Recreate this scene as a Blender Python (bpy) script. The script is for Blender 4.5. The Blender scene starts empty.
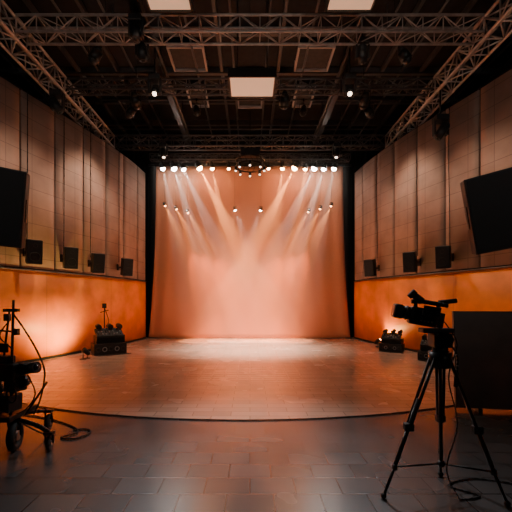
import bpy, bmesh, math, random
from mathutils import Vector, Matrix
random.seed(4)
sc = bpy.context.scene

# ------------------------------------------------------------ materials
def newmat(name):
    m = bpy.data.materials.new(name); m.use_nodes = True
    nt = m.node_tree; return m, nt, nt.nodes['Principled BSDF']
def mat(name, col, rough=0.5, metal=0.0, emit=None, es=0.0, noise=0.0, nscale=8.0, bump=0.0):
    m, nt, b = newmat(name)
    b.inputs['Base Color'].default_value = (*col, 1)
    b.inputs['Roughness'].default_value = rough
    b.inputs['Metallic'].default_value = metal
    if emit:
        b.inputs['Emission Color'].default_value = (*emit, 1)
        b.inputs['Emission Strength'].default_value = es
    if noise > 0 or bump > 0:
        tc = nt.nodes.new('ShaderNodeTexCoord')
        n = nt.nodes.new('ShaderNodeTexNoise'); n.inputs['Scale'].default_value = nscale
        n.inputs['Detail'].default_value = 5
        nt.links.new(tc.outputs['Object'], n.inputs['Vector'])
        if noise > 0:
            r = nt.nodes.new('ShaderNodeValToRGB')
            r.color_ramp.elements[0].position = 0.3; r.color_ramp.elements[1].position = 0.7
            r.color_ramp.elements[0].color = (*[c*(1-noise) for c in col], 1)
            r.color_ramp.elements[1].color = (*[min(1, c*(1+noise)) for c in col], 1)
            nt.links.new(n.outputs['Fac'], r.inputs['Fac'])
            nt.links.new(r.outputs['Color'], b.inputs['Base Color'])
        if bump > 0:
            bp = nt.nodes.new('ShaderNodeBump'); bp.inputs['Strength'].default_value = bump
            nt.links.new(n.outputs['Fac'], bp.inputs['Height'])
            nt.links.new(bp.outputs['Normal'], b.inputs['Normal'])
    return m

M_black = mat('black_plastic', (0.012, 0.012, 0.013), 0.45, 0, noise=0.2)
M_rubber = mat('black_rubber', (0.01, 0.01, 0.01), 0.7)
M_blkmetal = mat('black_metal', (0.02, 0.019, 0.018), 0.35, 0.6)
M_truss = mat('truss_metal', (0.40, 0.36, 0.33), 0.45, 0.3, noise=0.25)
M_trussd = mat('dark_truss_metal', (0.09, 0.086, 0.086), 0.5, 0.3)
M_steel = mat('steel', (0.35, 0.34, 0.33), 0.3, 0.9)
M_ceil = mat('ceiling_black', (0.013, 0.013, 0.015), 0.85, noise=0.3)
M_frame = mat('ceiling_frame', (0.45, 0.42, 0.40), 0.6)
M_hatch = mat('hatch_panel', (0.045, 0.042, 0.04), 0.7, noise=0.2)
M_duct = mat('duct_metal', (0.05, 0.05, 0.05), 0.5, 0.5)
M_dark = mat('dark_wall', (0.012, 0.011, 0.011), 0.9, noise=0.2)
M_drape = mat('black_drape_cloth', (0.008, 0.008, 0.008), 0.95)
M_grille = mat('speaker_grille', (0.010, 0.010, 0.011), 0.6, 0.2, nscale=160, bump=0.6)
M_glass = mat('lens_glass', (0.01, 0.012, 0.02), 0.05, 0.0)
M_screen = mat('dark_screen', (0.015, 0.015, 0.02), 0.12)
M_case = mat('board_brown', (0.12, 0.075, 0.06), 0.45, noise=0.3, nscale=2)
M_edge = mat('case_edge', (0.05, 0.05, 0.05), 0.35, 0.7)
M_soft = mat('softbox_face', (0.6, 0.45, 0.35), 0.6, emit=(1, 0.58, 0.34), es=0.55)
M_white = mat('lamp_white', (1, 1, 1), 0.3, emit=(1.0, 0.9, 0.8), es=80)
M_orange = mat('lamp_orange', (1, .7, .4), 0.3, emit=(1.0, 0.42, 0.16), es=80)
M_orange2 = mat('lamp_warm', (1, .7, .4), 0.3, emit=(1.0, 0.38, 0.14), es=22)
M_dim = mat('lamp_dim', (1, .9, .8), 0.3, emit=(1.0, 0.75, 0.55), es=6)

# ------------------------------------------------------------ mesh builder
class MB:
    def __init__(s, name): s.name = name; s.bm = bmesh.new(); s.mats = []
    def mi(s, m):
        if m not in s.mats: s.mats.append(m)
        return s.mats.index(m)
    def _fin(s, verts, m, smooth=False):
        i = s.mi(m); fs = set()
        for v in verts:
            for f in v.link_faces: fs.add(f)
        for f in fs:
            f.material_index = i
            if smooth and len(f.verts) == 4: f.smooth = True
        return fs
    def box(s, c, size, m, rot=None, bevel=0.0):
        R = rot if rot is not None else Matrix.Identity(3)
        M = Matrix.Translation(Vector(c)) @ R.to_4x4() @ Matrix.Diagonal((*size, 1))
        r = bmesh.ops.create_cube(s.bm, size=1, matrix=M)
        fs = s._fin(r['verts'], m)
        if bevel > 0:
            es = set(e for f in fs for e in f.edges)
            o = bmesh.ops.bevel(s.bm, geom=list(es), offset=bevel, segments=2, affect='EDGES', profile=0.5)
            i = s.mi(m)
            for f in o['faces']: f.material_index = i
    def cyl(s, a, b, r, m, r2=None, seg=12):
        a = Vector(a); b = Vector(b); d = b - a; L = d.length
        if L < 1e-6: return
        q = d.to_track_quat('Z', 'Y').to_matrix().to_4x4()
        M = Matrix.Translation((a+b)/2) @ q
        o = bmesh.ops.create_cone(s.bm, cap_ends=True, segments=seg, radius1=r, radius2=r if r2 is None else r2, depth=L, matrix=M)
        s._fin(o['verts'], m, seg > 4)
    def sph(s, c, r, m, sc=(1, 1, 1), seg=14):
        M = Matrix.Translation(Vector(c)) @ Matrix.Diagonal((*sc, 1))
        o = bmesh.ops.create_uvsphere(s.bm, u_segments=seg, v_segments=seg//2+2, radius=r, matrix=M)
        for f in s._fin(o['verts'], m): f.smooth = True
    def tube(s, pts, r, m, seg=8, sub=6):
        P = [Vector(p) for p in pts]; out = []
        for i in range(len(P)-1):
            p0 = P[max(i-1, 0)]; p1 = P[i]; p2 = P[i+1]; p3 = P[min(i+2, len(P)-1)]
            for k in range(sub):
                t = k/sub
                out.append(0.5*((2*p1)+(-p0+p2)*t+(2*p0-5*p1+4*p2-p3)*t*t+(-p0+3*p1-3*p2+p3)*t**3))
        out.append(P[-1])
        for i in range(len(out)-1): s.cyl(out[i], out[i+1], r, m, seg=seg)
    def torus(s, c, axis, R, r, m, seg=24, ms=8):
        q = Vector(axis).to_track_quat('Z', 'Y').to_matrix(); c = Vector(c); rings = []
        for i in range(seg):
            a = 2*math.pi*i/seg; ring = []
            for j in range(ms):
                b = 2*math.pi*j/ms
                p = Vector(((R+r*math.cos(b))*math.cos(a), (R+r*math.cos(b))*math.sin(a), r*math.sin(b)))
                ring.append(s.bm.verts.new(c+q@p))
            rings.append(ring)
        i_ = s.mi(m)
        for i in range(seg):
            for j in range(ms):
                f = s.bm.faces.new((rings[i][j], rings[(i+1) % seg][j], rings[(i+1) % seg][(j+1) % ms], rings[i][(j+1) % ms]))
                f.material_index = i_; f.smooth = True
    def truss(s, a, b, w, m, bay=0.5, r=0.03, rb=0.015, h=None):
        a = Vector(a); b = Vector(b); d = (b-a); L = d.length; d.normalize()
        h = h or w
        side = d.cross(Vector((0, 0, 1))).normalized(); up = Vector((0, 0, 1))
        offs = [side*w/2+up*h/2, -side*w/2+up*h/2, -side*w/2-up*h/2, side*w/2-up*h/2]
        for o in offs: s.cyl(a+o, b+o, r, m, seg=8)
        n = max(1, round(L/bay))
        for i in range(n):
            p = a+d*(L*i/n); q = a+d*(L*(i+1)/n)
            for k in range(4):
                o1 = offs[k]; o2 = offs[(k+1) % 4]
                s.cyl(p+o1, p+o2, rb, m, seg=5)
                if (i+k) % 2: s.cyl(p+o1, q+o2, rb, m, seg=5)
                else: s.cyl(p+o2, q+o1, rb, m, seg=5)
        for k in range(4): s.cyl(b+offs[k], b+offs[(k+1) % 4], rb, m, seg=5)
    def done(s):
        me = bpy.data.meshes.new(s.name); s.bm.normal_update(); s.bm.to_mesh(me); s.bm.free()
        for m in s.mats: me.materials.append(m)
        o = bpy.data.objects.new(s.name, me); sc.collection.objects.link(o); return o

def rotz(a): return Matrix.Rotation(a, 3, 'Z')
def look(d):
    return Vector(d).normalized().to_track_quat('-Z', 'Y')

def light(kind, name, loc, d, energy, col, parent=None, size=0.5, sy=None, angle=40, blend=0.5, rad=0.05, spread=None):
    L = bpy.data.lights.new(name, kind); L.energy = energy; L.color = col
    if kind == 'AREA':
        L.size = size
        if sy: L.shape = 'RECTANGLE'; L.size_y = sy
        if spread: L.spread = math.radians(spread)
    if kind == 'SPOT':
        L.spot_size = math.radians(angle); L.spot_blend = blend; L.shadow_soft_size = rad
    o = bpy.data.objects.new(name, L); o.location = loc; o.rotation_mode = 'QUATERNION'
    o.rotation_quaternion = look(d); sc.collection.objects.link(o)
    if parent: o.parent = parent
    return o

# ------------------------------------------------------------ floor
def floor_material():
    m, nt, b = newmat('floor_tiles_and_stage'); N = nt.nodes; L = nt.links
    tc = N.new('ShaderNodeTexCoord')
    dist = N.new('ShaderNodeVectorMath'); dist.operation = 'DISTANCE'
    dist.inputs[1].default_value = (-0.1, 12.0, 0)
    L.new(tc.outputs['Object'], dist.inputs[0])
    def less(v):
        n = N.new('ShaderNodeMath'); n.operation = 'LESS_THAN'; n.inputs[1].default_value = v
        L.new(dist.outputs['Value'], n.inputs[0]); return n
    inside = less(7.74); line = less(7.76)
    def brick(w, h, c1, c2, mo, ms):
        t = N.new('ShaderNodeTexBrick'); t.inputs['Scale'].default_value = 1
        t.inputs['Brick Width'].default_value = w; t.inputs['Row Height'].default_value = h
        t.inputs['Color1'].default_value = (*c1, 1); t.inputs['Color2'].default_value = (*c2, 1)
        t.inputs['Mortar'].default_value = (*mo, 1); t.inputs['Mortar Size'].default_value = ms
        t.inputs['Mortar Smooth'].default_value = 0.3; t.inputs['Bias'].default_value = 0
        L.new(tc.outputs['Object'], t.inputs['Vector']); return t
    b1 = brick(0.5, 0.17, (0.58, 0.44, 0.345), (0.44, 0.33, 0.255), (0.25, 0.18, 0.14), 0.006)
    b2 = brick(0.36, 0.24, (0.100, 0.096, 0.097), (0.062, 0.060, 0.061), (0.014, 0.013, 0.013), 0.007)
    no = N.new('ShaderNodeTexNoise'); no.inputs['Scale'].default_value = 1.1; no.inputs['Detail'].default_value = 3; no.inputs['Roughness'].default_value = 0.5
    L.new(tc.outputs['Object'], no.inputs['Vector'])
    mx = N.new('ShaderNodeMix'); mx.data_type = 'RGBA'; L.new(inside.outputs[0], mx.inputs[0])
    L.new(b2.outputs['Color'], mx.inputs[6]); L.new(b1.outputs['Color'], mx.inputs[7])
    sub = N.new('ShaderNodeMath'); sub.operation = 'SUBTRACT'; L.new(line.outputs[0], sub.inputs[0]); L.new(inside.outputs[0], sub.inputs[1])
    mx2 = N.new('ShaderNodeMix'); mx2.data_type = 'RGBA'; L.new(sub.outputs[0], mx2.inputs[0])
    L.new(mx.outputs[2], mx2.inputs[6]); mx2.inputs[7].default_value = (0.012, 0.01, 0.01, 1)
    mr = N.new('ShaderNodeMapRange'); mr.inputs[1].default_value = 0.25; mr.inputs[2].default_value = 0.75
    mr.inputs[3].default_value = 0.9; mr.inputs[4].default_value = 1.08; L.new(no.outputs['Fac'], mr.inputs[0])
    sca = N.new('ShaderNodeVectorMath'); sca.operation = 'SCALE'; L.new(mx2.outputs[2], sca.inputs[0]); L.new(mr.outputs[0], sca.inputs['Scale'])
    L.new(sca.outputs[0], b.inputs['Base Color'])
    mr2 = N.new('ShaderNodeMapRange'); mr2.inputs[1].default_value = 0.25; mr2.inputs[2].default_value = 0.75
    mr2.inputs[3].default_value = 0.23; mr2.inputs[4].default_value = 0.29; L.new(no.outputs['Fac'], mr2.inputs[0])
    L.new(mr2.outputs[0], b.inputs['Roughness'])
    b.inputs['Coat Weight'].default_value = 0.5; b.inputs['Coat Roughness'].default_value = 0.2
    b.inputs['IOR'].default_value = 1.6
    mf = N.new('ShaderNodeMix'); L.new(inside.outputs[0], mf.inputs[0]); L.new(b2.outputs['Fac'], mf.inputs[2]); L.new(b1.outputs['Fac'], mf.inputs[3])
    bp = N.new('ShaderNodeBump'); bp.inputs['Strength'].default_value = 0.2; bp.inputs['Distance'].default_value = 0.008; bp.invert = True
    L.new(mf.outputs[0], bp.inputs['Height']); L.new(bp.outputs['Normal'], b.inputs['Normal'])
    return m
f = MB('floor'); f.box((0, 5, -0.1), (17, 19, 0.2), floor_material()); f.done()
ec = MB('stage_edge_cable'); pts = []
for i in range(61):
    a = math.radians(-90-44+88*i/60); pts.append(Vector((-0.1+7.76*math.cos(a), 12+7.76*math.sin(a), 0.009)))
for a, b in zip(pts[:-1], pts[1:]): ec.cyl(a, b, 0.008, M_rubber, seg=8)
ec.done()

# ------------------------------------------------------------ outer shell
for n, c, s_ in (('wall_back', (0, 14.6, 4.3), (17, 0.2, 8.6)), ('wall_front', (0, -4.6, 4.3), (17, 0.2, 8.6)),
                 ('wall_outer_left', (-8.6, 5, 4.3), (0.2, 19, 8.6)), ('wall_outer_right', (8.6, 5, 4.3), (0.2, 19, 8.6))):
    w = MB(n); w.box(c, s_, M_dark); w.done()
c = MB('ceiling'); c.box((0, 5, 8.75), (17.4, 19.4, 0.3), M_ceil)
for y in [3.0, 4.5, 6.0, 7.5, 8.9, 10.45, 12.0, 13.5]:
    c.box((0, y, 8.5), (17, 0.10, 0.2), M_trussd)
for x in [-6.4, -5.2, -4.0, -2.75, -0.85, 0.85, 2.75, 4.0, 5.2, 6.4]:
    c.box((x, 5, 8.46), (0.08, 19, 0.14), M_trussd)
c.done()

# ------------------------------------------------------------ curved side walls
def catmull(P, sub=10):
    out = []
    for i in range(len(P)-1):
        p0 = P[max(i-1, 0)]; p1 = P[i]; p2 = P[i+1]; p3 = P[min(i+2, len(P)-1)]
        for k in range(sub):
            t = k/sub
            out.append(0.5*((2*p1)+(-p0+p2)*t+(2*p0-5*p1+4*p2-p3)*t*t+(-p0+3*p1-3*p2+p3)*t**3))
    out.append(P[-1]); return out
def wallmat(name, c1, c2, mo, w, h, ms, rough):
    m, nt, b = newmat(name); N = nt.nodes; L = nt.links
    uv = N.new('ShaderNodeUVMap'); uv.uv_map = 'UVMap'
    t = N.new('ShaderNodeTexBrick'); t.inputs['Scale'].default_value = 1; t.offset = 0
    t.inputs['Brick Width'].default_value = w; t.inputs['Row Height'].default_value = h
    t.inputs['Color1'].default_value = (*c1, 1); t.inputs['Color2'].default_value = (*c2, 1)
    t.inputs['Mortar'].default_value = (*mo, 1); t.inputs['Mortar Size'].default_value = ms; t.inputs['Mortar Smooth'].default_value = 0.2
    L.new(uv.outputs[0], t.inputs['Vector'])
    no = N.new('ShaderNodeTexNoise'); no.inputs['Scale'].default_value = 1.6; no.inputs['Detail'].default_value = 8
    L.new(uv.outputs[0], no.inputs['Vector'])
    mr = N.new('ShaderNodeMapRange'); mr.inputs[1].default_value = 0.3; mr.inputs[2].default_value = 0.7
    mr.inputs[3].default_value = 0.8; mr.inputs[4].default_value = 1.15; L.new(no.outputs['Fac'], mr.inputs[0])
    s = N.new('ShaderNodeVectorMath'); s.operation = 'SCALE'; L.new(t.outputs['Color'], s.inputs[0]); L.new(mr.outputs[0], s.inputs['Scale'])
    L.new(s.outputs[0], b.inputs['Base Color']); b.inputs['Roughness'].default_value = rough
    bp = N.new('ShaderNodeBump'); bp.inputs['Strength'].default_value = 0.3; bp.inputs['Distance'].default_value = 0.01; bp.invert = True
    L.new(t.outputs['Fac'], bp.inputs['Height']); L.new(bp.outputs['Normal'], b.inputs['Normal'])
    return m
M_panel = wallmat('acoustic_panel', (0.34, 0.225, 0.18), (0.31, 0.205, 0.165), (0.20, 0.13, 0.105), 0.65, 0.42, 0.008, 0.75)
M_orangew = wallmat('orange_wall_paint', (0.92, 0.23, 0.012), (0.90, 0.22, 0.012), (0.6, 0.15, 0.01), 2.4, 2.3, 0.006, 0.5)
LP = [(-4.13, 13.35), (-4.3, 12.0), (-4.7, 10.3), (-5.15, 8.9), (-5.6, 7.5), (-6.15, 5.5), (-6.6, 3.0), (-6.8, 0.0), (-6.9, -4.4)]
def ladder_point(path, cum, s):
    for i in range(len(path)-1):
        if cum[i+1] >= s or i == len(path)-2:
            t = (s-cum[i])/(cum[i+1]-cum[i]); return path[i].lerp(path[i+1], t), (path[i+1]-path[i]).normalized()
def build_wall(name, sgn, seams):
    path = catmull([Vector((-x if sgn > 0 else x, y)) for x, y in LP])
    cum = [0]
    for i in range(len(path)-1): cum.append(cum[-1]+(path[i+1]-path[i]).length)
    total = cum[-1]
    bm = bmesh.new(); uvl = bm.loops.layers.uv.new('UVMap')
    def strip(s0, s1, z0, z1, off, depth, mi, n=5):
        cols = []
        for i in range(n+1):
            s = s0+(s1-s0)*i/n; p, t = ladder_point(path, cum, s)
            inn = Vector((-t.y, t.x))
            if inn.x*sgn > 0: inn = -inn
            a = p+inn*off; b_ = p+inn*(off-depth)
            cols.append((s, [bm.verts.new((*a, z0)), bm.verts.new((*a, z1)), bm.verts.new((*b_, z1)), bm.verts.new((*b_, z0))]))
        def face(vs, ss):
            f = bm.faces.new(vs); f.material_index = mi
            for l, s in zip(f.loops, ss): l[uvl].uv = (s, l.vert.co.z)
            return f
        for i in range(n):
            sa, A = cols[i]; sb, B = cols[i+1]
            for k in range(4):
                k2 = (k+1) % 4
                f = face((A[k], A[k2], B[k2], B[k]), (sa, sa, sb, sb))
                if k == 0: f.smooth = True
        face(cols[0][1][::-1], [cols[0][0]]*4); face(cols[-1][1], [cols[-1][0]]*4)
    strip(0, total, 0, 6.5, 0.0, 0.15, 2, 60)
    g = 0.022
    for a, b_ in zip(seams[:-1], seams[1:]):
        strip(a+g, b_-g, 2.27, 6.45, 0.05, 0.045, 0)
    strip(0.0, total, 0.0, 2.2, 0.06, 0.055, 1, 60)
    strip(0.0, total, 2.2, 2.235, 0.085, 0.08, 3, 60)
    strip(0.0, total, 0.0, 0.06, 0.075, 0.01, 2, 60)
    bmesh.ops.recalc_face_normals(bm, faces=bm.faces)
    me = bpy.data.meshes.new(name); bm.to_mesh(me); bm.free()
    for m in (M_panel, M_orangew, M_dark, M_case): me.materials.append(m)
    o = bpy.data.objects.new(name, me); sc.collection.objects.link(o)
    return path, cum
seams = [0, 0.75, 1.7, 2.65, 3.6, 4.55, 5.5, 6.6, 7.8, 9.0, 10.2, 11.4, 12.6, 13.8, 15, 16.2, 17.4]
pathL, cumL = build_wall('wall_left', -1, seams)
pathR, cumR = build_wall('wall_right', 1, seams)

# ------------------------------------------------------------ backdrop
def backdrop():
    m, nt, b = newmat('backdrop_cloth'); N = nt.nodes; L = nt.links
    tc = N.new('ShaderNodeTexCoord'); no = N.new('ShaderNodeTexNoise'); no.inputs['Scale'].default_value = 0.8; no.inputs['Detail'].default_value = 6
    L.new(tc.outputs['Object'], no.inputs['Vector'])
    r = N.new('ShaderNodeValToRGB'); r.color_ramp.elements[0].color = (0.56, 0.215, 0.105, 1); r.color_ramp.elements[1].color = (0.64, 0.26, 0.135, 1)
    L.new(no.outputs['Fac'], r.inputs['Fac']); L.new(r.outputs[0], b.inputs['Base Color']); b.inputs['Roughness'].default_value = 0.85
    bm = bmesh.new(); nx, nz = 90, 40; V = []
    for j in range(nz+1):
        t = j/nz; z = 0.012+t*6.75; row = []
        w = 3.68+0.27*(1-t)**2.2
        for i in range(nx+1):
            s = -1+2*i/nx; x = s*w
            edge = abs(s)**6
            y = 13.45+0.035*math.sin(s*38)*edge+0.008*math.sin(s*17+2*t)-0.10*(1-t)**6
            zz = z+0.03*edge*(1-t)**4
            row.append(bm.verts.new((x-0.02, y, zz)))
        V.append(row)
    for j in range(nz):
        for i in range(nx):
            f = bm.faces.new((V[j][i], V[j][i+1], V[j+1][i+1], V[j+1][i])); f.smooth = True
    me = bpy.data.meshes.new('backdrop'); bm.to_mesh(me); bm.free(); me.materials.append(m)
    o = bpy.data.objects.new('backdrop_curtain', me); sc.collection.objects.link(o)
    so = o.modifiers.new('t', 'SOLIDIFY'); so.thickness = 0.01; so.offset = 1
backdrop()
p = MB('backdrop_batten_pipe'); p.cyl((-4.0, 13.46, 6.80), (4.0, 13.46, 6.80), 0.035, M_blkmetal)
for x in (-3.5, -1.2, 1.2, 3.5): p.cyl((x, 13.46, 6.8), (x, 13.46, 8.6), 0.008, M_blkmetal, seg=6)
p.done()
for sx in (-1, 1):
    bm = bmesh.new(); rows = []
    for i in range(25):
        x = sx*(3.6+i*0.05); y = 13.85+0.05*math.sin(i*1.6)
        rows.append((bm.verts.new((x, y, 0.0)), bm.verts.new((x, y, 8.4))))
    for a, b_ in zip(rows[:-1], rows[1:]): bm.faces.new((a[0], b_[0], b_[1], a[1])).smooth = True
    me = bpy.data.meshes.new('drape'); bm.to_mesh(me); bm.free(); me.materials.append(M_drape)
    o = bpy.data.objects.new('black_side_drape', me); sc.collection.objects.link(o)

# ------------------------------------------------------------ trusses
def add_truss(name, a, b, w, m, drops=(), **k):
    t = MB(name); t.truss(a, b, w, m, **k)
    for dp in drops: t.cyl(dp, (dp[0], dp[1], 8.6), 0.012, M_blkmetal, seg=6)
    return t.done()
for sx in (-1, 1):
    add_truss('lighting_truss', (sx*5.0, 1.5, 7.05), (sx*4.98, 12.0, 7.05), 0.42, M_truss, bay=0.45, r=0.034, rb=0.018,
              drops=[(sx*5, 3, 7.2), (sx*5, 7, 7.2), (sx*5, 11, 7.2)])
add_truss('lighting_truss', (-4.75, 7.1, 7.12), (4.75, 7.1, 7.12), 0.34, M_truss, bay=0.42, r=0.026, rb=0.012, drops=[(-3, 7.1, 7.2), (0, 7.1, 7.2), (3, 7.1, 7.2)])
add_truss('lighting_truss', (-4.75, 9.0, 7.12), (4.75, 9.0, 7.12), 0.26, M_trussd, bay=0.4, r=0.025, rb=0.012, drops=[(-3, 9, 7.2), (3, 9, 7.2)])
add_truss('lighting_truss', (-4.75, 12.2, 7.12), (4.75, 12.2, 7.12), 0.36, M_trussd, bay=0.4, r=0.035, rb=0.016, drops=[(-3.5, 12.2, 7.2), (3.5, 12.2, 7.2)])
add_truss('spotlight_truss', (-3.75, 12.85, 6.86), (3.75, 12.85, 6.86), 0.22, M_trussd, bay=0.3, r=0.022, rb=0.011, drops=[(-3.4, 12.85, 6.9), (0, 12.85, 6.9), (3.4, 12.85, 6.9)])
b = MB('ceiling_rail')
for x in (-2.3, 2.45):
    b.box((x, 7.6, 7.38), (0.16, 10.4, 0.14), M_blkmetal); b.box((x, 7.6, 7.46), (0.26, 10.4, 0.03), M_trussd)
    for y in (3.2, 6, 8.8, 11.6): b.cyl((x, y, 7.4), (x, y, 8.6), 0.015, M_blkmetal, seg=6)
b.done()
g = MB('ceiling_pipe_grid')
for y in (5.2, 6.6, 8.2, 9.7, 11.0, 12.9): g.cyl((-7.6, y, 7.95), (7.6, y, 7.95), 0.028, M_trussd, seg=8)
for x in (-6.6, -5.6, -4.3, -3.3, -1.5, -0.45, 0.45, 1.5, 3.3, 4.3, 5.6, 6.6): g.cyl((x, 2, 8.01), (x, 13.6, 8.01), 0.028, M_trussd, seg=8)
for y in (5.2, 8.2, 11.0):
    for x in (-6.6, -3.3, 0.45, 3.3, 6.6): g.cyl((x, y, 8), (x, y, 8.6), 0.012, M_trussd, seg=6)
g.done()
def hatch(x, y, w, d):
    h = MB('ceiling_hatch'); z = 8.32
    h.box((x, y, z+0.05), (w, d, 0.04), M_hatch)
    for sx in (-1, 1):
        h.box((x+sx*w/2, y, z), (0.05, d+0.05, 0.10), M_frame); h.box((x, y+sx*d/2, z), (w, 0.05, 0.10), M_frame)
        for sy in (-1, 1): h.cyl((x+sx*w/2, y+sy*d/2, z), (x+sx*w/2, y+sy*d/2, 8.6), 0.012, M_frame, seg=6)
    h.done()
for x in (-1.75, 1.8):
    hatch(x, 9.65, 0.95, 0.95); hatch(x, 11.5, 0.6, 1.0)
hatch(0, 11.6, 0.8, 0.9)
d = MB('ventilation_duct')
for x in (-6.9, 6.9):
    d.cyl((x, 1, 7.5), (x, 13.5, 7.5), 0.3, M_duct, seg=20)
    for y in range(2, 14, 2): d.torus((x, y, 7.5), (0, 1, 0), 0.305, 0.02, M_duct)
    for y in (3, 8, 12): d.cyl((x, y, 7.5), (x, y, 8.6), 0.015, M_duct, seg=6)
d.done()

def softbox(x, y, z, w, dpt, e, top):
    s = MB('ceiling_softbox'); s.box((x, y, z+0.09), (w+0.08, dpt+0.08, 0.16), M_blkmetal, bevel=0.01)
    s.box((x, y, z), (w, dpt, 0.03), M_soft)
    for sx in (-1, 1):
        s.box((x+sx*(w/2+0.03), y, z-0.005), (0.03, dpt+0.09, 0.06), M_blkmetal)
        s.box((x, y+sx*(dpt/2+0.03), z-0.005), (w+0.09, 0.03, 0.06), M_blkmetal)
        s.cyl((x+sx*w*0.35, y, z+0.15), (x+sx*w*0.35, y, top), 0.015, M_blkmetal, seg=8)
    s.box((x, y, z+0.24), (w*0.5, 0.2, 0.16), M_blkmetal)
    o = s.done()
    light('AREA', 'softbox_light', (x, y, z-0.03), (0, 0.05, -1), e, (1, 0.74, 0.55), o, size=w, sy=dpt)
softbox(0.05, 8.0, 6.5, 1.0, 0.72, 30, 8.6)
softbox(-1.5, 6.1, 7.0, 0.75, 0.7, 10, 8.6)
softbox(1.87, 6.1, 7.0, 0.8, 0.7, 10, 8.6)

# ------------------------------------------------------------ stage spot fixtures
def fixture(name, pos, dr, r, ln, lens, clamp_z, body=M_blkmetal, rod=0.014):
    pos = Vector(pos); dr = Vector(dr).normalized()
    s = MB(name)
    back = pos-dr*ln
    s.cyl(back, pos, r*0.85, body, r2=r, seg=16); s.cyl(back-dr*r*0.7, back, r*0.45, body, r2=r*0.85, seg=16)
    s.torus(pos, dr, r, r*0.09, body, seg=16, ms=6)
    s.sph(pos-dr*r*0.1, r*0.86, lens, seg=14)
    mid = pos-dr*ln*0.5
    side = Vector((1, 0, 0))
    top = Vector((mid.x, mid.y, mid.z+r*1.9))
    for k in (-1, 1):
        a = mid+side*k*r*1.15
        s.box((a+Vector((a.x, a.y, top.z)))/2, (0.012, 0.03, top.z-a.z), body)
        s.cyl(mid+side*k*r*0.8, a, r*0.2, body, seg=8)
    s.box(top, (r*2.35, 0.035, 0.015), body)
    s.cyl(top, (top.x, top.y, clamp_z), rod, body, seg=8)
    s.box((top.x, top.y, clamp_z-0.02), (0.05, 0.08, 0.09), body)
    return s.done()

W = (1.0, 0.84, 0.72); O = (1.0, 0.30, 0.07)
# metres along the truss
row = [(-3.28, 'w', .22, 1600, .10, 6.45), (-2.86, 'w', .32, 3600, .12, 6.45), (-2.50, 'w', .46, 3000, .10, 6.42), (-1.90, 'o', .50, 17000, .13, 6.47), (-1.42, 'o', .20, 7000, .09, 6.45),
       (-0.80, 'o', .05, 600, .07, 6.45), (0.70, 'o', -.05, 600, .07, 6.45),
       (1.22, 'o', -.12, 7000, .09, 6.45), (1.68, 'o', -.52, 17000, .13, 6.47), (2.08, 'o', -.15, 4500, .09, 6.43), (2.42, 'w', -.48, 3200, .12, 6.45), (2.78, 'w', -.33, 3400, .10, 6.43), (3.16, 'w', -.22, 1600, .11, 6.45)]
for x, cidx, dx, e, r, z in row:
    dr = Vector((dx, -0.03, -1))
    lens = M_white if cidx == 'w' else M_orange
    o = fixture('stage_spotlight', (x, 12.85, z), dr, r, 0.2, lens, 6.8)
    dn = dr.normalized()
    light('SPOT', 'spot_beam', Vector((x, 12.85, z))+dn*(r*.9+.03), dn, e, W if cidx == 'w' else O, o, angle=14, blend=0.25, rad=0.02)
def drops(xs, z0, dz, dxs, lens, col, e):
    for i, (x, dx) in enumerate(zip(xs, dxs)):
        z = z0+i*dz; dr = Vector((dx, 0.09, -1)); o = fixture('stage_spotlight', (x, 12.85, z), dr, 0.048, 0.08, lens, 6.8, rod=0.0025)
        light('SPOT', 'spot_beam', Vector((x, 12.85, z))+dr.normalized()*0.08, dr, e, col, o, angle=28, blend=0.5, rad=0.02)
drops([-3.2, -2.77, -2.34], 5.05, -0.13, [.5, .55, .6], M_orange2, O, 1500)
drops([2.2, 2.64, 3.05], 4.82, 0.11, [-.6, -.55, -.5], M_orange2, O, 1500)
drops([-0.56, 0.4], 4.88, 0, [.35, -.35], M_white, W, 350)

ch = MB('circular_lighting_rig')
ch.torus((0, 12.5, 6.6), (0, 0, 1), 0.52, 0.025, M_blkmetal, seg=32); ch.torus((0, 12.5, 6.38), (0, 0, 1), 0.52, 0.025, M_blkmetal, seg=32)
for i in range(16):
    a = 2*math.pi*i/16; a2 = a+math.pi/16
    c0 = Vector((0.52*math.cos(a), 12.5+0.52*math.sin(a), 6.6)); c1 = Vector((0.52*math.cos(a2), 12.5+0.52*math.sin(a2), 6.38))
    ch.cyl(c0, c1, 0.01, M_blkmetal, seg=5)
    if i % 2 == 0:
        ch.cyl((c0.x, c0.y, 6.38), (c0.x, c0.y, 6.24), 0.05, M_blkmetal, seg=12); ch.sph((c0.x, c0.y, 6.235), 0.035, M_dim)
for a in (0, 2.1, 4.2): ch.cyl((0.52*math.cos(a), 12.5+0.52*math.sin(a), 6.6), (0, 12.5, 7.1), 0.01, M_blkmetal, seg=6)
ch.box((0, 12.35, 6.85), (0.7, 0.3, 0.32), M_black, bevel=0.02)
ch.cyl((0, 12.35, 7.0), (0, 12.35, 7.25), 0.02, M_blkmetal)
ch.done()

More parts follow.
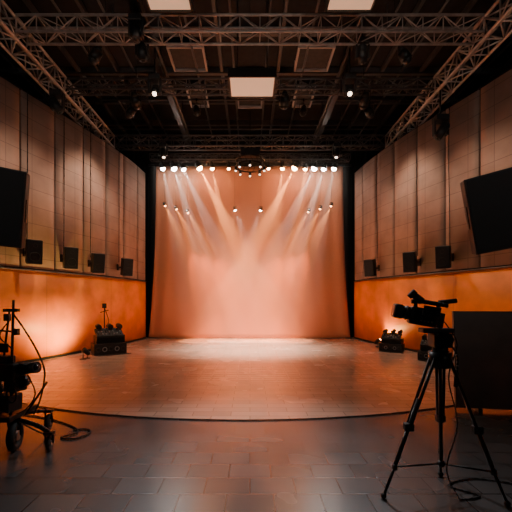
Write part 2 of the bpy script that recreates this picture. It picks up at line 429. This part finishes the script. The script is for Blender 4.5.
def moving_head(x, y, z, top, dr, lens=M_dim, s_=1.0):
    m = MB('moving_head_light')
    m.box((x, y, z+0.30*s_), (0.26*s_, 0.22*s_, 0.12*s_), M_black, bevel=0.01)
    for k in (-1, 1): m.box((x+k*0.13*s_, y, z+0.12*s_), (0.04*s_, 0.1*s_, 0.34*s_), M_black, bevel=0.008)
    dn = Vector(dr).normalized(); c0 = Vector((x, y, z))
    m.cyl(c0-dn*0.16*s_, c0+dn*0.12*s_, 0.10*s_, M_black, r2=0.085*s_, seg=16); m.sph(c0-dn*0.15*s_, 0.1*s_, M_black)
    m.sph(c0+dn*0.09*s_, 0.06*s_, lens)
    m.cyl((x, y, z+0.34*s_), (x, y, top), 0.02, M_blkmetal); return m.done()
for x in (-2.2, 2.3):
    o = moving_head(x, 7.9, 6.32, 7.32, (-x*.05, -0.8, -1), M_dim)
    light('SPOT', 'front_beam', (x-x*.01, 7.78, 6.16), (-x*.2, -0.85, -1), 800, (.92, .95, 1), o, angle=40, blend=1, rad=0.12)
moving_head(-2.3, 7.3, 6.75, 7.32, (0.1, 0.3, -1), M_black); moving_head(-2.3, 6.9, 6.85, 7.32, (0.1, -0.3, -1), M_black)
moving_head(2.4, 7.3, 6.7, 7.32, (0.1, 0.3, -1), M_black); moving_head(2.42, 8.6, 6.75, 7.32, (0.1, -0.3, -1), M_black)
moving_head(-4.85, 10.4, 6.1, 6.84, (0.6, 0.3, -1), M_black, 1.3)
moving_head(4.85, 8.7, 5.75, 6.84, (-0.6, 0.3, -1), M_black, 1.2)
moving_head(-4.85, 8.6, 6.35, 6.84, (0.6, 0.3, -1), M_black, 1.1)
moving_head(4.85, 10.6, 6.2, 6.84, (-0.6, 0.3, -1), M_black, 1.2)
moving_head(-3.05, 12.0, 6.62, 6.95, (0.2, -0.2, -1), M_dim)
moving_head(3.05, 12.0, 6.62, 6.95, (-0.2, -0.2, -1), M_dim)

# ------------------------------------------------------------ wall speakers
def wall_at(sgn, y):
    path = pathR if sgn > 0 else pathL
    for i in range(len(path)-1):
        if path[i].y >= y >= path[i+1].y:
            t = (path[i].y-y)/(path[i].y-path[i+1].y); return path[i].lerp(path[i+1], t)
def speaker(x, y, z, sgn):
    p = wall_at(sgn, y+.1)
    R = rotz(math.radians(-sgn*38)) @ Matrix.Rotation(math.radians(10), 3, 'X')
    c0 = Vector((x, y, z)); s = MB('wall_speaker')
    s.box(c0, (0.32, 0.28, 0.56), M_black, R, bevel=0.015)
    s.box(c0+R@Vector((0, -0.145, 0)), (0.29, 0.015, 0.52), M_grille, R)
    s.torus(c0+R@Vector((0, -0.15, -0.11)), R@Vector((0, 1, 0)), 0.105, 0.012, M_rubber)
    s.cyl(c0+R@Vector((0, -0.15, -0.11)), c0+R@Vector((0, -0.158, -0.11)), 0.04, M_rubber)
    s.torus(c0+R@Vector((0, -0.15, 0.15)), R@Vector((0, 1, 0)), 0.045, 0.008, M_rubber)
    w = Vector((p.x-sgn*0.08, p.y, z)); s.cyl(c0, w, 0.025, M_blkmetal)
    s.box(w, (0.03, 0.14, 0.2), M_blkmetal); s.done()
for x, y, z in ((-5.06, 8.0, 2.63), (-4.73, 9.0, 2.61), (-4.41, 9.9, 2.57), (-4.04, 11.2, 2.58)): speaker(x, y, z, -1)
for x, y, z in ((4.87, 8.6, 2.58), (4.5, 9.6, 2.57), (4.01, 11.4, 2.57)): speaker(x, y, z, 1)
for sgn, ys in ((-1, (8.15, 9.15, 10.05, 11.35)), (1, (8.75, 9.75, 11.55))):
    for y in ys:
        p = wall_at(sgn, y); cb = MB('wall_cable'); x = p.x-sgn*0.085
        cb.tube([(x, p.y, 6.5), (x-0.01, p.y+.02, 5.2), (x, p.y, 4.0), (x, p.y-0.02, 2.75)], 0.010, M_rubber, seg=6); cb.done()

def big_speaker(c0, yaw, pitch, roll, size, wallx):
    R = rotz(yaw) @ Matrix.Rotation(pitch, 3, 'X') @ Matrix.Rotation(roll, 3, 'Y'); c0 = Vector(c0); w, dp, h = size
    s = MB('large_speaker'); s.box(c0, size, M_black, R, bevel=0.02)
    s.box(c0+R@Vector((0, -dp/2-0.005, 0)), (w-0.07, 0.02, h-0.07), M_grille, R)
    for k in (-1, 1): s.box(c0+R@Vector((k*(w/2+0.01), 0, 0)), (0.015, dp*0.5, h*0.3), M_edge, R)
    a = c0+R@Vector((0, dp/2, 0)); wl = Vector((wallx, a.y+0.3, a.z))
    s.cyl(a, wl, 0.04, M_blkmetal); s.cyl(a+Vector((0, 0, .35)), wl, 0.025, M_blkmetal)
    s.box(wl, (0.05, 0.3, 0.4), M_blkmetal); s.done()
big_speaker((4.74, 6.3, 3.17), math.radians(-22), math.radians(9), math.radians(-10), (1.25, 0.35, 1.42), 5.82)
big_speaker((-4.84, 6.3, 3.25), math.radians(24), math.radians(9), math.radians(5), (1.2, 0.35, 1.42), -5.82)

# ------------------------------------------------------------ video camera on tripod (right)
def tripod_cam():
    t = MB('video_camera_on_tripod'); ap = Vector((1.475, 2.65, 1.06))
    feet = [Vector((1.01, 2.58, 0.0)), Vector((1.87, 2.48, 0.0)), Vector((1.62, 2.9, 0.0))]
    for f_ in feet:
        d_ = (f_-ap); sd = Vector((0, 0, 1)).cross(d_).normalized()*0.028
        top = ap+Vector((d_.x, d_.y, 0)).normalized()*0.06
        k = top.lerp(f_, 0.5)
        for q in (-1, 1): t.cyl(top+sd*q, k+sd*q*0.7, 0.012, M_blkmetal, seg=8)
        t.box(k, (0.07, 0.05, 0.06), M_black, bevel=0.008)
        k2 = top.lerp(f_, 0.78)
        t.cyl(k, k2, 0.016, M_blkmetal, seg=8)
        t.cyl(top.lerp(f_, 0.3), k2, 0.013, M_blkmetal, seg=8)
        t.cyl(k2+Vector((0, 0, .02)), k2-Vector((0, 0, .02)), 0.021, M_black, seg=10)
        t.cyl(k2, f_+Vector((0, 0, .02)), 0.011, M_blkmetal, seg=8)
        t.sph(f_+Vector((0, 0, .022)), 0.022, M_rubber)
        ce = Vector((ap.x+0.02, ap.y+0.02, 0.22)); t.cyl(k2, ce, 0.007, M_blkmetal, seg=6)
    t.sph(ce, 0.03, M_black)
    t.cyl(ce, (ap.x, ap.y, 1.0), 0.014, M_blkmetal)
    t.cyl((ap.x, ap.y, 0.98), (ap.x, ap.y, 1.1), 0.075, M_blkmetal, r2=0.085, seg=20)
    t.cyl((ap.x, ap.y, 1.1), (ap.x, ap.y, 1.14), 0.055, M_black, seg=20)
    t.box((ap.x, ap.y, 1.19), (0.14, 0.12, 0.11), M_black, bevel=0.012)
    t.cyl((ap.x, ap.y-.09, 1.2), (ap.x, ap.y+.09, 1.2), 0.055, M_blkmetal, seg=20)
    t.box((ap.x-0.03, ap.y, 1.265), (0.24, 0.09, 0.035), M_black, bevel=0.006)
    t.tube([(ap.x+.06, ap.y+.05, 1.2), (ap.x+.13, ap.y+.0, 1.08), (ap.x+.10, ap.y-.05, 0.93)], 0.008, M_blkmetal)
    t.cyl((ap.x+.10, ap.y-.05, 0.95), (ap.x+.085, ap.y-.06, 0.84), 0.015, M_rubber)
    R = rotz(math.radians(-14)) @ Matrix.Rotation(math.radians(10), 3, 'Y'); C = Vector((ap.x-0.135, ap.y, 1.37))
    def P(x, y, z): return C+R@Vector((x, y, z))
    t.box(P(0, 0, 0), (0.20, 0.11, 0.135), M_black, R, bevel=0.014)
    t.box(P(0.02, -0.058, 0.0), (0.12, 0.01, 0.09), M_blkmetal, R, bevel=0.003)
    for i in range(4): t.cyl(P(-.02+i*.025, -.062, -.03), P(-.02+i*.025, -.07, -.03), .007, M_steel, seg=8)
    t.box(P(0.115, 0, -0.005), (0.06, 0.08, 0.115), M_rubber, R, bevel=0.008)
    t.cyl(P(-0.1, 0, 0.01), P(-0.145, 0, 0.01), 0.05, M_black, seg=20)
    t.torus(P(-0.12, 0, 0.01), R@Vector((1, 0, 0)), 0.051, 0.006, M_rubber)
    t.cyl(P(-0.145, 0, 0.01), P(-0.165, 0, 0.01), 0.052, M_black, r2=0.056, seg=20)
    t.box(P(-0.19, 0, 0.012), (0.055, 0.14, 0.11), M_black, R, bevel=0.01)
    t.box(P(-0.219, 0, 0.012), (0.004, 0.11, 0.08), M_glass, R)
    t.cyl(P(-0.06, 0, 0.05), P(-0.07, 0, 0.105), 0.014, M_black); t.cyl(P(0.08, 0, 0.05), P(0.10, 0, 0.105), 0.014, M_black)
    t.tube([P(-0.10, 0, 0.104), P(0, 0, 0.116), P(0.16, 0, 0.115)], 0.017, M_rubber)
    t.cyl(P(-0.03, -0.03, 0.115), P(-0.10, -0.03, 0.155), 0.028, M_black, seg=14); t.cyl(P(-0.095, -0.03, 0.15), P(-0.125, -0.03, 0.17), 0.035, M_rubber, seg=14)
    t.cyl(P(0.10, 0.03, 0.13), P(0.22, 0.03, 0.165), 0.018, M_rubber, seg=12)
    t.box(P(0.03, -0.11, 0.05), (0.12, 0.012, 0.075), M_black, R, bevel=0.003)
    t.box(P(0.03, -0.117, 0.05), (0.105, 0.003, 0.06), M_screen, R)
    t.cyl(P(0.03, -0.05, 0.03), P(0.03, -0.11, 0.03), 0.008, M_black)
    t.tube([P(0.12, 0, 0.02), P(0.20, 0.02, -0.05), (ap.x+.12, ap.y-.02, 1.15), (ap.x+.05, ap.y-.03, .9), (ap.x+.11, ap.y-.04, .55), (ap.x+.04, ap.y-.02, .2), (ap.x+.09, ap.y-.1, 0.012)], 0.005, M_rubber)
    t.tube([(ap.x+.09, ap.y-.1, 0.008), (1.75, 2.6, 0.008), (1.6, 2.75, 0.008), (1.9, 2.85, 0.008), (2.3, 2.7, 0.008)], 0.006, M_rubber)
    return t.done()
tripod_cam()

# ------------------------------------------------------------ free-standing flag board (right)
t = MB('standing_flag_board'); cx, cy = 3.42, 4.55; R = rotz(math.radians(-8)) @ Matrix.Rotation(math.radians(-4), 3, 'X')
def FB(x, y, z): return Vector((cx, cy, 0))+R@Vector((x, y, z))
t.box(FB(0, 0, .69), (1.25, 0.035, 1.30), M_case, R, bevel=0.006)
for k in (-1, 1):
    t.box(FB(k*.627, 0, .69), (0.012, 0.045, 1.31), M_edge, R)
    t.box(FB(k*.35, .06, .028), (.05, .26, .05), M_blkmetal, rotz(math.radians(-8))); t.cyl(FB(k*.35, .02, .5), FB(k*.35, .16, .05), .014, M_blkmetal)
t.box(FB(0, 0, 1.342), (1.27, 0.045, 0.012), M_edge, R)
t.done()

# ------------------------------------------------------------ camera dolly (left)
def dolly():
    t = MB('camera_dolly'); cx, cy = -2.5, 3.35
    def wheel(x, y, r, w):
        t.torus((x, y, r), (1, 0.25, 0), r*0.76, r*0.24, M_rubber, seg=28, ms=10)
        ax = Vector((1, 0.25, 0)).normalized(); c0 = Vector((x, y, r))
        t.cyl(c0-ax*w*.5, c0+ax*w*.5, r*0.32, M_steel, seg=16)
        for i in range(6):
            a = i*math.pi/3; q = ax.to_track_quat('Z', 'Y')@Vector((math.cos(a), math.sin(a), 0)); t.cyl(c0, c0+q*r*.6, 0.008, M_blkmetal, seg=6)
        for k in (-1, 1): t.cyl(c0+ax*k*w*.75, c0+ax*k*w*.6+Vector((0, .0, r*1.35)), 0.010, M_blkmetal)
        t.box(c0+Vector((0, 0, r*1.35)), (w*1.8, .06, .03), M_blkmetal)
    wheel(-2.0, 3.40, 0.075, 0.05); wheel(-2.34, 3.4, 0.15, 0.07); wheel(-2.95, 3.3, 0.15, .07); wheel(-2.75, 3.95, 0.10, 0.05); wheel(-2.3, 3.9, 0.10, 0.05)
    t.tube([(-2.0, 3.40, 0.18), (-2.12, 3.4, .25), (cx, cy+.1, 0.34)], 0.022, M_blkmetal)
    t.tube([(-2.34, 3.4, 0.35), (-2.38, 3.4, .38), (cx, cy+.1, 0.36)], 0.02, M_blkmetal)
    t.tube([(-2.95, 3.3, 0.35), (cx, cy+.1, 0.36)], 0.02, M_blkmetal); t.tube([(-2.75, 3.95, 0.24), (cx, cy+.1, 0.34)], 0.02, M_blkmetal); t.tube([(-2.3, 3.9, 0.24), (cx, cy+.1, 0.34)], 0.02, M_blkmetal)
    t.box((cx, cy+.1, .36), (0.45, 0.45, 0.05), M_blkmetal, bevel=.01)
    t.cyl((cx, cy, .36), (cx, cy, .9), 0.055, M_black, seg=18); t.cyl((cx, cy, .6), (cx, cy, .66), 0.08, M_black, seg=18)
    R = rotz(math.radians(-15))
    def B(x, z, w, h, dd=0.14, m=M_black, y=cy): t.box((x, y, z), (w, dd, h), m, R, bevel=.01)
    B(-2.38, .80, .30, .17); B(-2.42, .92, .2, .07, .1); B(-2.22, .83, .1, .11, .1)
    t.cyl((-2.18, cy-.02, .83), (-2.06, cy-.05, .85), 0.045, M_black, r2=.055, seg=18); t.sph((-2.08, cy-.05, .85), .04, M_glass)
    t.cyl((-2.24, cy-.04, .70), (-2.24, cy+.05, .70), .06, M_blkmetal, seg=18); B(-2.30, .66, .14, .1)
    t.torus((-2.26, cy-.12, .60), (0.4, 1, 0), .07, .010, M_rubber); t.cyl((-2.26, cy-.12, .6), (-2.3, cy, .62), .012, M_blkmetal)
    B(-2.38, .50, .2, .16, .16); B(-2.42, 1.03, .12, .09, .02)
    t.cyl((-2.33, cy-.03, .36), (-2.30, cy-.03, 1.50), .012, M_blkmetal); t.cyl((-2.42, cy, .9), (-2.36, cy, 1.40), .01, M_blkmetal)
    t.box((-2.32, cy-.03, 1.40), (.14, .04, .03), M_black); t.box((-2.36, cy-.03, 1.33), (.05, .05, .07), M_black, bevel=.008)
    t.cyl((-2.46, cy, 1.2), (-2.27, cy-.02, 1.19), .009, M_blkmetal); t.box((-2.27, cy-.03, 1.19), (.04, .04, .06), M_black)
    t.tube([(-2.30, cy-.03, 1.36), (-2.22, cy, 1.22), (-2.10, cy, 1.02), (-2.01, cy-.02, .84), (-2.01, cy-.02, .70), (-2.05, cy-.02, .52), (-2.12, cy, .38)], .008, M_rubber)
    t.tube([(-2.34, cy-.03, 1.3), (-2.42, cy-.05, 1.15), (-2.30, cy-.05, 1.02), (-2.33, cy-.05, .9)], .006, M_rubber)
    t.tube([(-2.15, cy-.05, .78), (-2.07, cy-.06, .6), (-2.16, cy-.05, .45), (-2.3, cy, .38)], .006, M_rubber)
    t.cyl((-2.2, cy, .38), (-1.98, cy-.02, .70), .01, M_blkmetal)
    return t.done()
dolly()
cb = MB('floor_cable')
cb.tube([(-2.45, 3.5, 0.3), (-2.2, 3.75, 0.012), (-1.95, 3.95, 0.01), (-1.80, 3.85, 0.01), (-1.87, 3.68, .01), (-2.05, 3.7, .01), (-1.95, 3.86, .012), (-2.2, 4.1, .01), (-2.8, 4.4, .01), (-3.6, 4.6, .01)], .008, M_rubber)
cb.done()

# ------------------------------------------------------------ floor equipment left & right
def gear(name, cx, cy, flip, k=1.0, h=1.0):
    t = MB(name)
    R = rotz(math.radians(35*flip))
    def P(x, y, z): return Vector((cx, cy, 0))+R@Vector((x*k, y*k, z*k*h))
    def S(a, b_, c_): return (a*k, b_*k, c_*k*h)
    t.box(P(0, 0, .16), S(.85, .5, .30), M_black, R, bevel=.015)
    t.box(P(.02, .03, .42), S(.75, .40, .20), M_blkmetal, R, bevel=.012)
    R2 = R@Matrix.Rotation(math.radians(28), 3, 'X')
    t.box(P(0, -.02, .58), S(.70, .40, .08), M_black, R2, bevel=.01)
    for i in range(7):
        for j in range(3):
            q = P(0, -.02, .58)+R2@(Vector((-.29+i*.095, -.13+j*.12, .045))*k); t.cyl(q, q+R2@Vector((0, 0, .03)), .02*k, M_steel if (i+j) % 3 else M_edge, seg=8)
    for i in range(5):
        q = P(-.32+i*.16, -.26, .16); t.torus(q, R@Vector((0, 1, 0)), .055*k, .012*k, M_steel if i % 2 else M_edge, seg=14, ms=6)
    for i, x in enumerate((-.25, .05, .3)):
        a = P(x, .1, .74); t.cyl(P(x, .1, .6), a, .015, M_blkmetal); t.cyl(a-R@Vector((0, .08, 0)), a+R@Vector((0, .1, .03)), .07*k, M_black, seg=14)
        t.torus(a-R@Vector((0, .08, 0)), R@Vector((0, 1, 0)), .07*k, .008, M_edge, seg=14, ms=6)
    t.tube([P(-.4, -.3, .02), P(-.1, -.42, .02), P(.3, -.38, .02), P(.5, -.4, .02)], .012, M_rubber)
    t.done()
gear('lighting_control_rack', -3.95, 9.55, 1, 1.0, 1.0)
gear('stage_monitor_stack', 4.15, 10.0, -1, 0.75)
def stand(cx, cy, h):
    t = MB('light_stand')
    t.cyl((cx, cy, .1), (cx, cy, h), .014, M_blkmetal)
    for i in range(3):
        a = i*2.09+.5; t.cyl((cx, cy, .5), (cx+.24*math.cos(a), cy+.24*math.sin(a), .015), .011, M_blkmetal)
        t.cyl((cx, cy, .12), (cx+.13*math.cos(a), cy+.13*math.sin(a), .24), .007, M_blkmetal)
    t.cyl((cx-.12, cy, h-.25), (cx+.12, cy, h-.18), .01, M_blkmetal)
    t.box((cx+.02, cy-.05, h-.05), (.12, .10, .14), M_black, rotz(.4), bevel=.01)
    t.tube([(cx, cy, h-.1), (cx+.15, cy-.05, h-.5), (cx+.05, cy, .7), (cx+.12, cy, .4), (cx+.1, cy, .02)], .008, M_rubber)
    t.done()
stand(-4.33, 10.15, 1.38)
gear('equipment_trolley', 4.55, 8.5, -1, 0.75)

# floor-standing pars that graze the orange walls
def floor_par(cp, dr, e):
    fl = MB('floor_par_light'); cp = Vector(cp); dr = Vector(dr).normalized()
    fl.cyl(cp-dr*.10, cp+dr*.06, .055, M_blkmetal, r2=.07, seg=18); fl.sph(cp-dr*.10, .054, M_blkmetal); fl.sph(cp+dr*.03, .055, M_orange2)
    sd = dr.cross(Vector((0, 0, 1))).normalized()
    for k in (-1, 1): fl.cyl(cp+sd*k*.08, cp+sd*k*.08+Vector((0, 0, -.19)), .01, M_blkmetal)
    for k in (-1, 1): fl.box(cp+sd*k*.08+Vector((0, 0, -.19)), (.16, .04, .02), M_blkmetal)
    fl.cyl(cp+sd*.08, cp-sd*.08, .01, M_blkmetal)
    o = fl.done()
    light('SPOT', 'par_beam', cp+dr*.12, dr, e, (1, .58, .16), o, angle=125, blend=.9, rad=.04)
floor_par((-4.2, 8.7, .2), (-.62, .12, .42), 260)
floor_par((4.1, 10.9, .2), (.62, -.1, .5), 60)  # right par is added fill, brightening the orange wall

# ------------------------------------------------------------ atmosphere haze around the stage
hz = MB('stage_haze'); hm = bpy.data.materials.new('haze'); hm.use_nodes = True; hn = hm.node_tree; hn.nodes.clear()
out = hn.nodes.new('ShaderNodeOutputMaterial'); vs = hn.nodes.new('ShaderNodeVolumeScatter'); vs.inputs['Density'].default_value = 0.10; vs.inputs['Anisotropy'].default_value = 0.0
hn.links.new(vs.outputs[0], out.inputs['Volume'])
hz.box((0, 12.79, 3.43), (7.2, 1.04, 6.74), hm); hz.done()

# ------------------------------------------------------------ wash lights added to lift backdrop, stage floor and walls
PE = (1.0, 0.48, 0.25)
for x in (-3.0, 0.9, 3.0):
    o = fixture('added_wash_light', (x, 9.05, 6.65), (0, 0.75, -0.65), 0.13, 0.25, M_black, 7.0)
    light('SPOT', 'added_wash_beam', (x, 9.2, 6.5), (-x*0.19, 0.78, -0.96), 720, PE, o, angle=48, blend=1.0, rad=0.15)
for x in (-1.7, 1.7):
    o = fixture('added_wash_light', (x, 11.0, 7.5), (-x*.1, 0, -1), 0.11, 0.2, M_black, 7.95)
    light('SPOT', 'added_wash_beam', (x, 11.0, 7.35), (-x*0.16, -0.02, -1), 6500, (1, .80, .64), o, angle=42, blend=1.0, rad=0.15)
for sx, e in ((-1, 330), (1, 260)):
    for y in (7.4, 9.6):
        o = fixture('added_wall_wash', (sx*3.4, y, 6.7), (sx*0.6, 0.1, -1), 0.12, 0.22, M_black, 7.1 if y < 8 else 7.0)
        light('SPOT', 'added_wash_beam', (sx*3.4, y, 6.5), (sx*0.46, 0.1, -1), e, (1, .72, .52), o, angle=80, blend=1.0, rad=0.15)

# added fill floods on the front wall, unseen behind the camera, lifting the ceiling rig
for sx in (-1, 1):
    wf = MB('added_fill_flood'); q = Vector((sx*4.5, -4.2, 4.2)); dr = Vector((-sx*.1, .92, .42)).normalized()
    Rf = look(dr).to_matrix()
    wf.box(q, (.5, .35, .12), M_blkmetal, Rf, bevel=.01); wf.box(q+dr*.065, (.44, .29, .01), M_dim, Rf)
    wf.cyl(q, (q.x, -4.5, 4.1), .03, M_blkmetal); wf.box((q.x, -4.48, 4.1), (.2, .04, .2), M_blkmetal); o = wf.done()
    light('AREA', 'fill_flood_light', q+dr*.09, dr, 40, (1, .93, .86), o, size=.44, sy=.29, spread=110)

# world
w = bpy.data.worlds.new('world'); sc.world = w; w.use_nodes = True
w.node_tree.nodes['Background'].inputs[0].default_value = (0.5, 0.55, 0.65, 1); w.node_tree.nodes['Background'].inputs[1].default_value = 0.02

# ------------------------------------------------------------ camera
cam = bpy.data.cameras.new('camera'); co = bpy.data.objects.new('camera', cam); sc.collection.objects.link(co)
co.location = (0, 0, 1.5); co.rotation_euler = (math.radians(90), 0, 0)
cam.sensor_width = 36; cam.lens = 24; cam.shift_y = 44/512; cam.shift_x = 6/512; cam.clip_start = 0.05
sc.camera = co
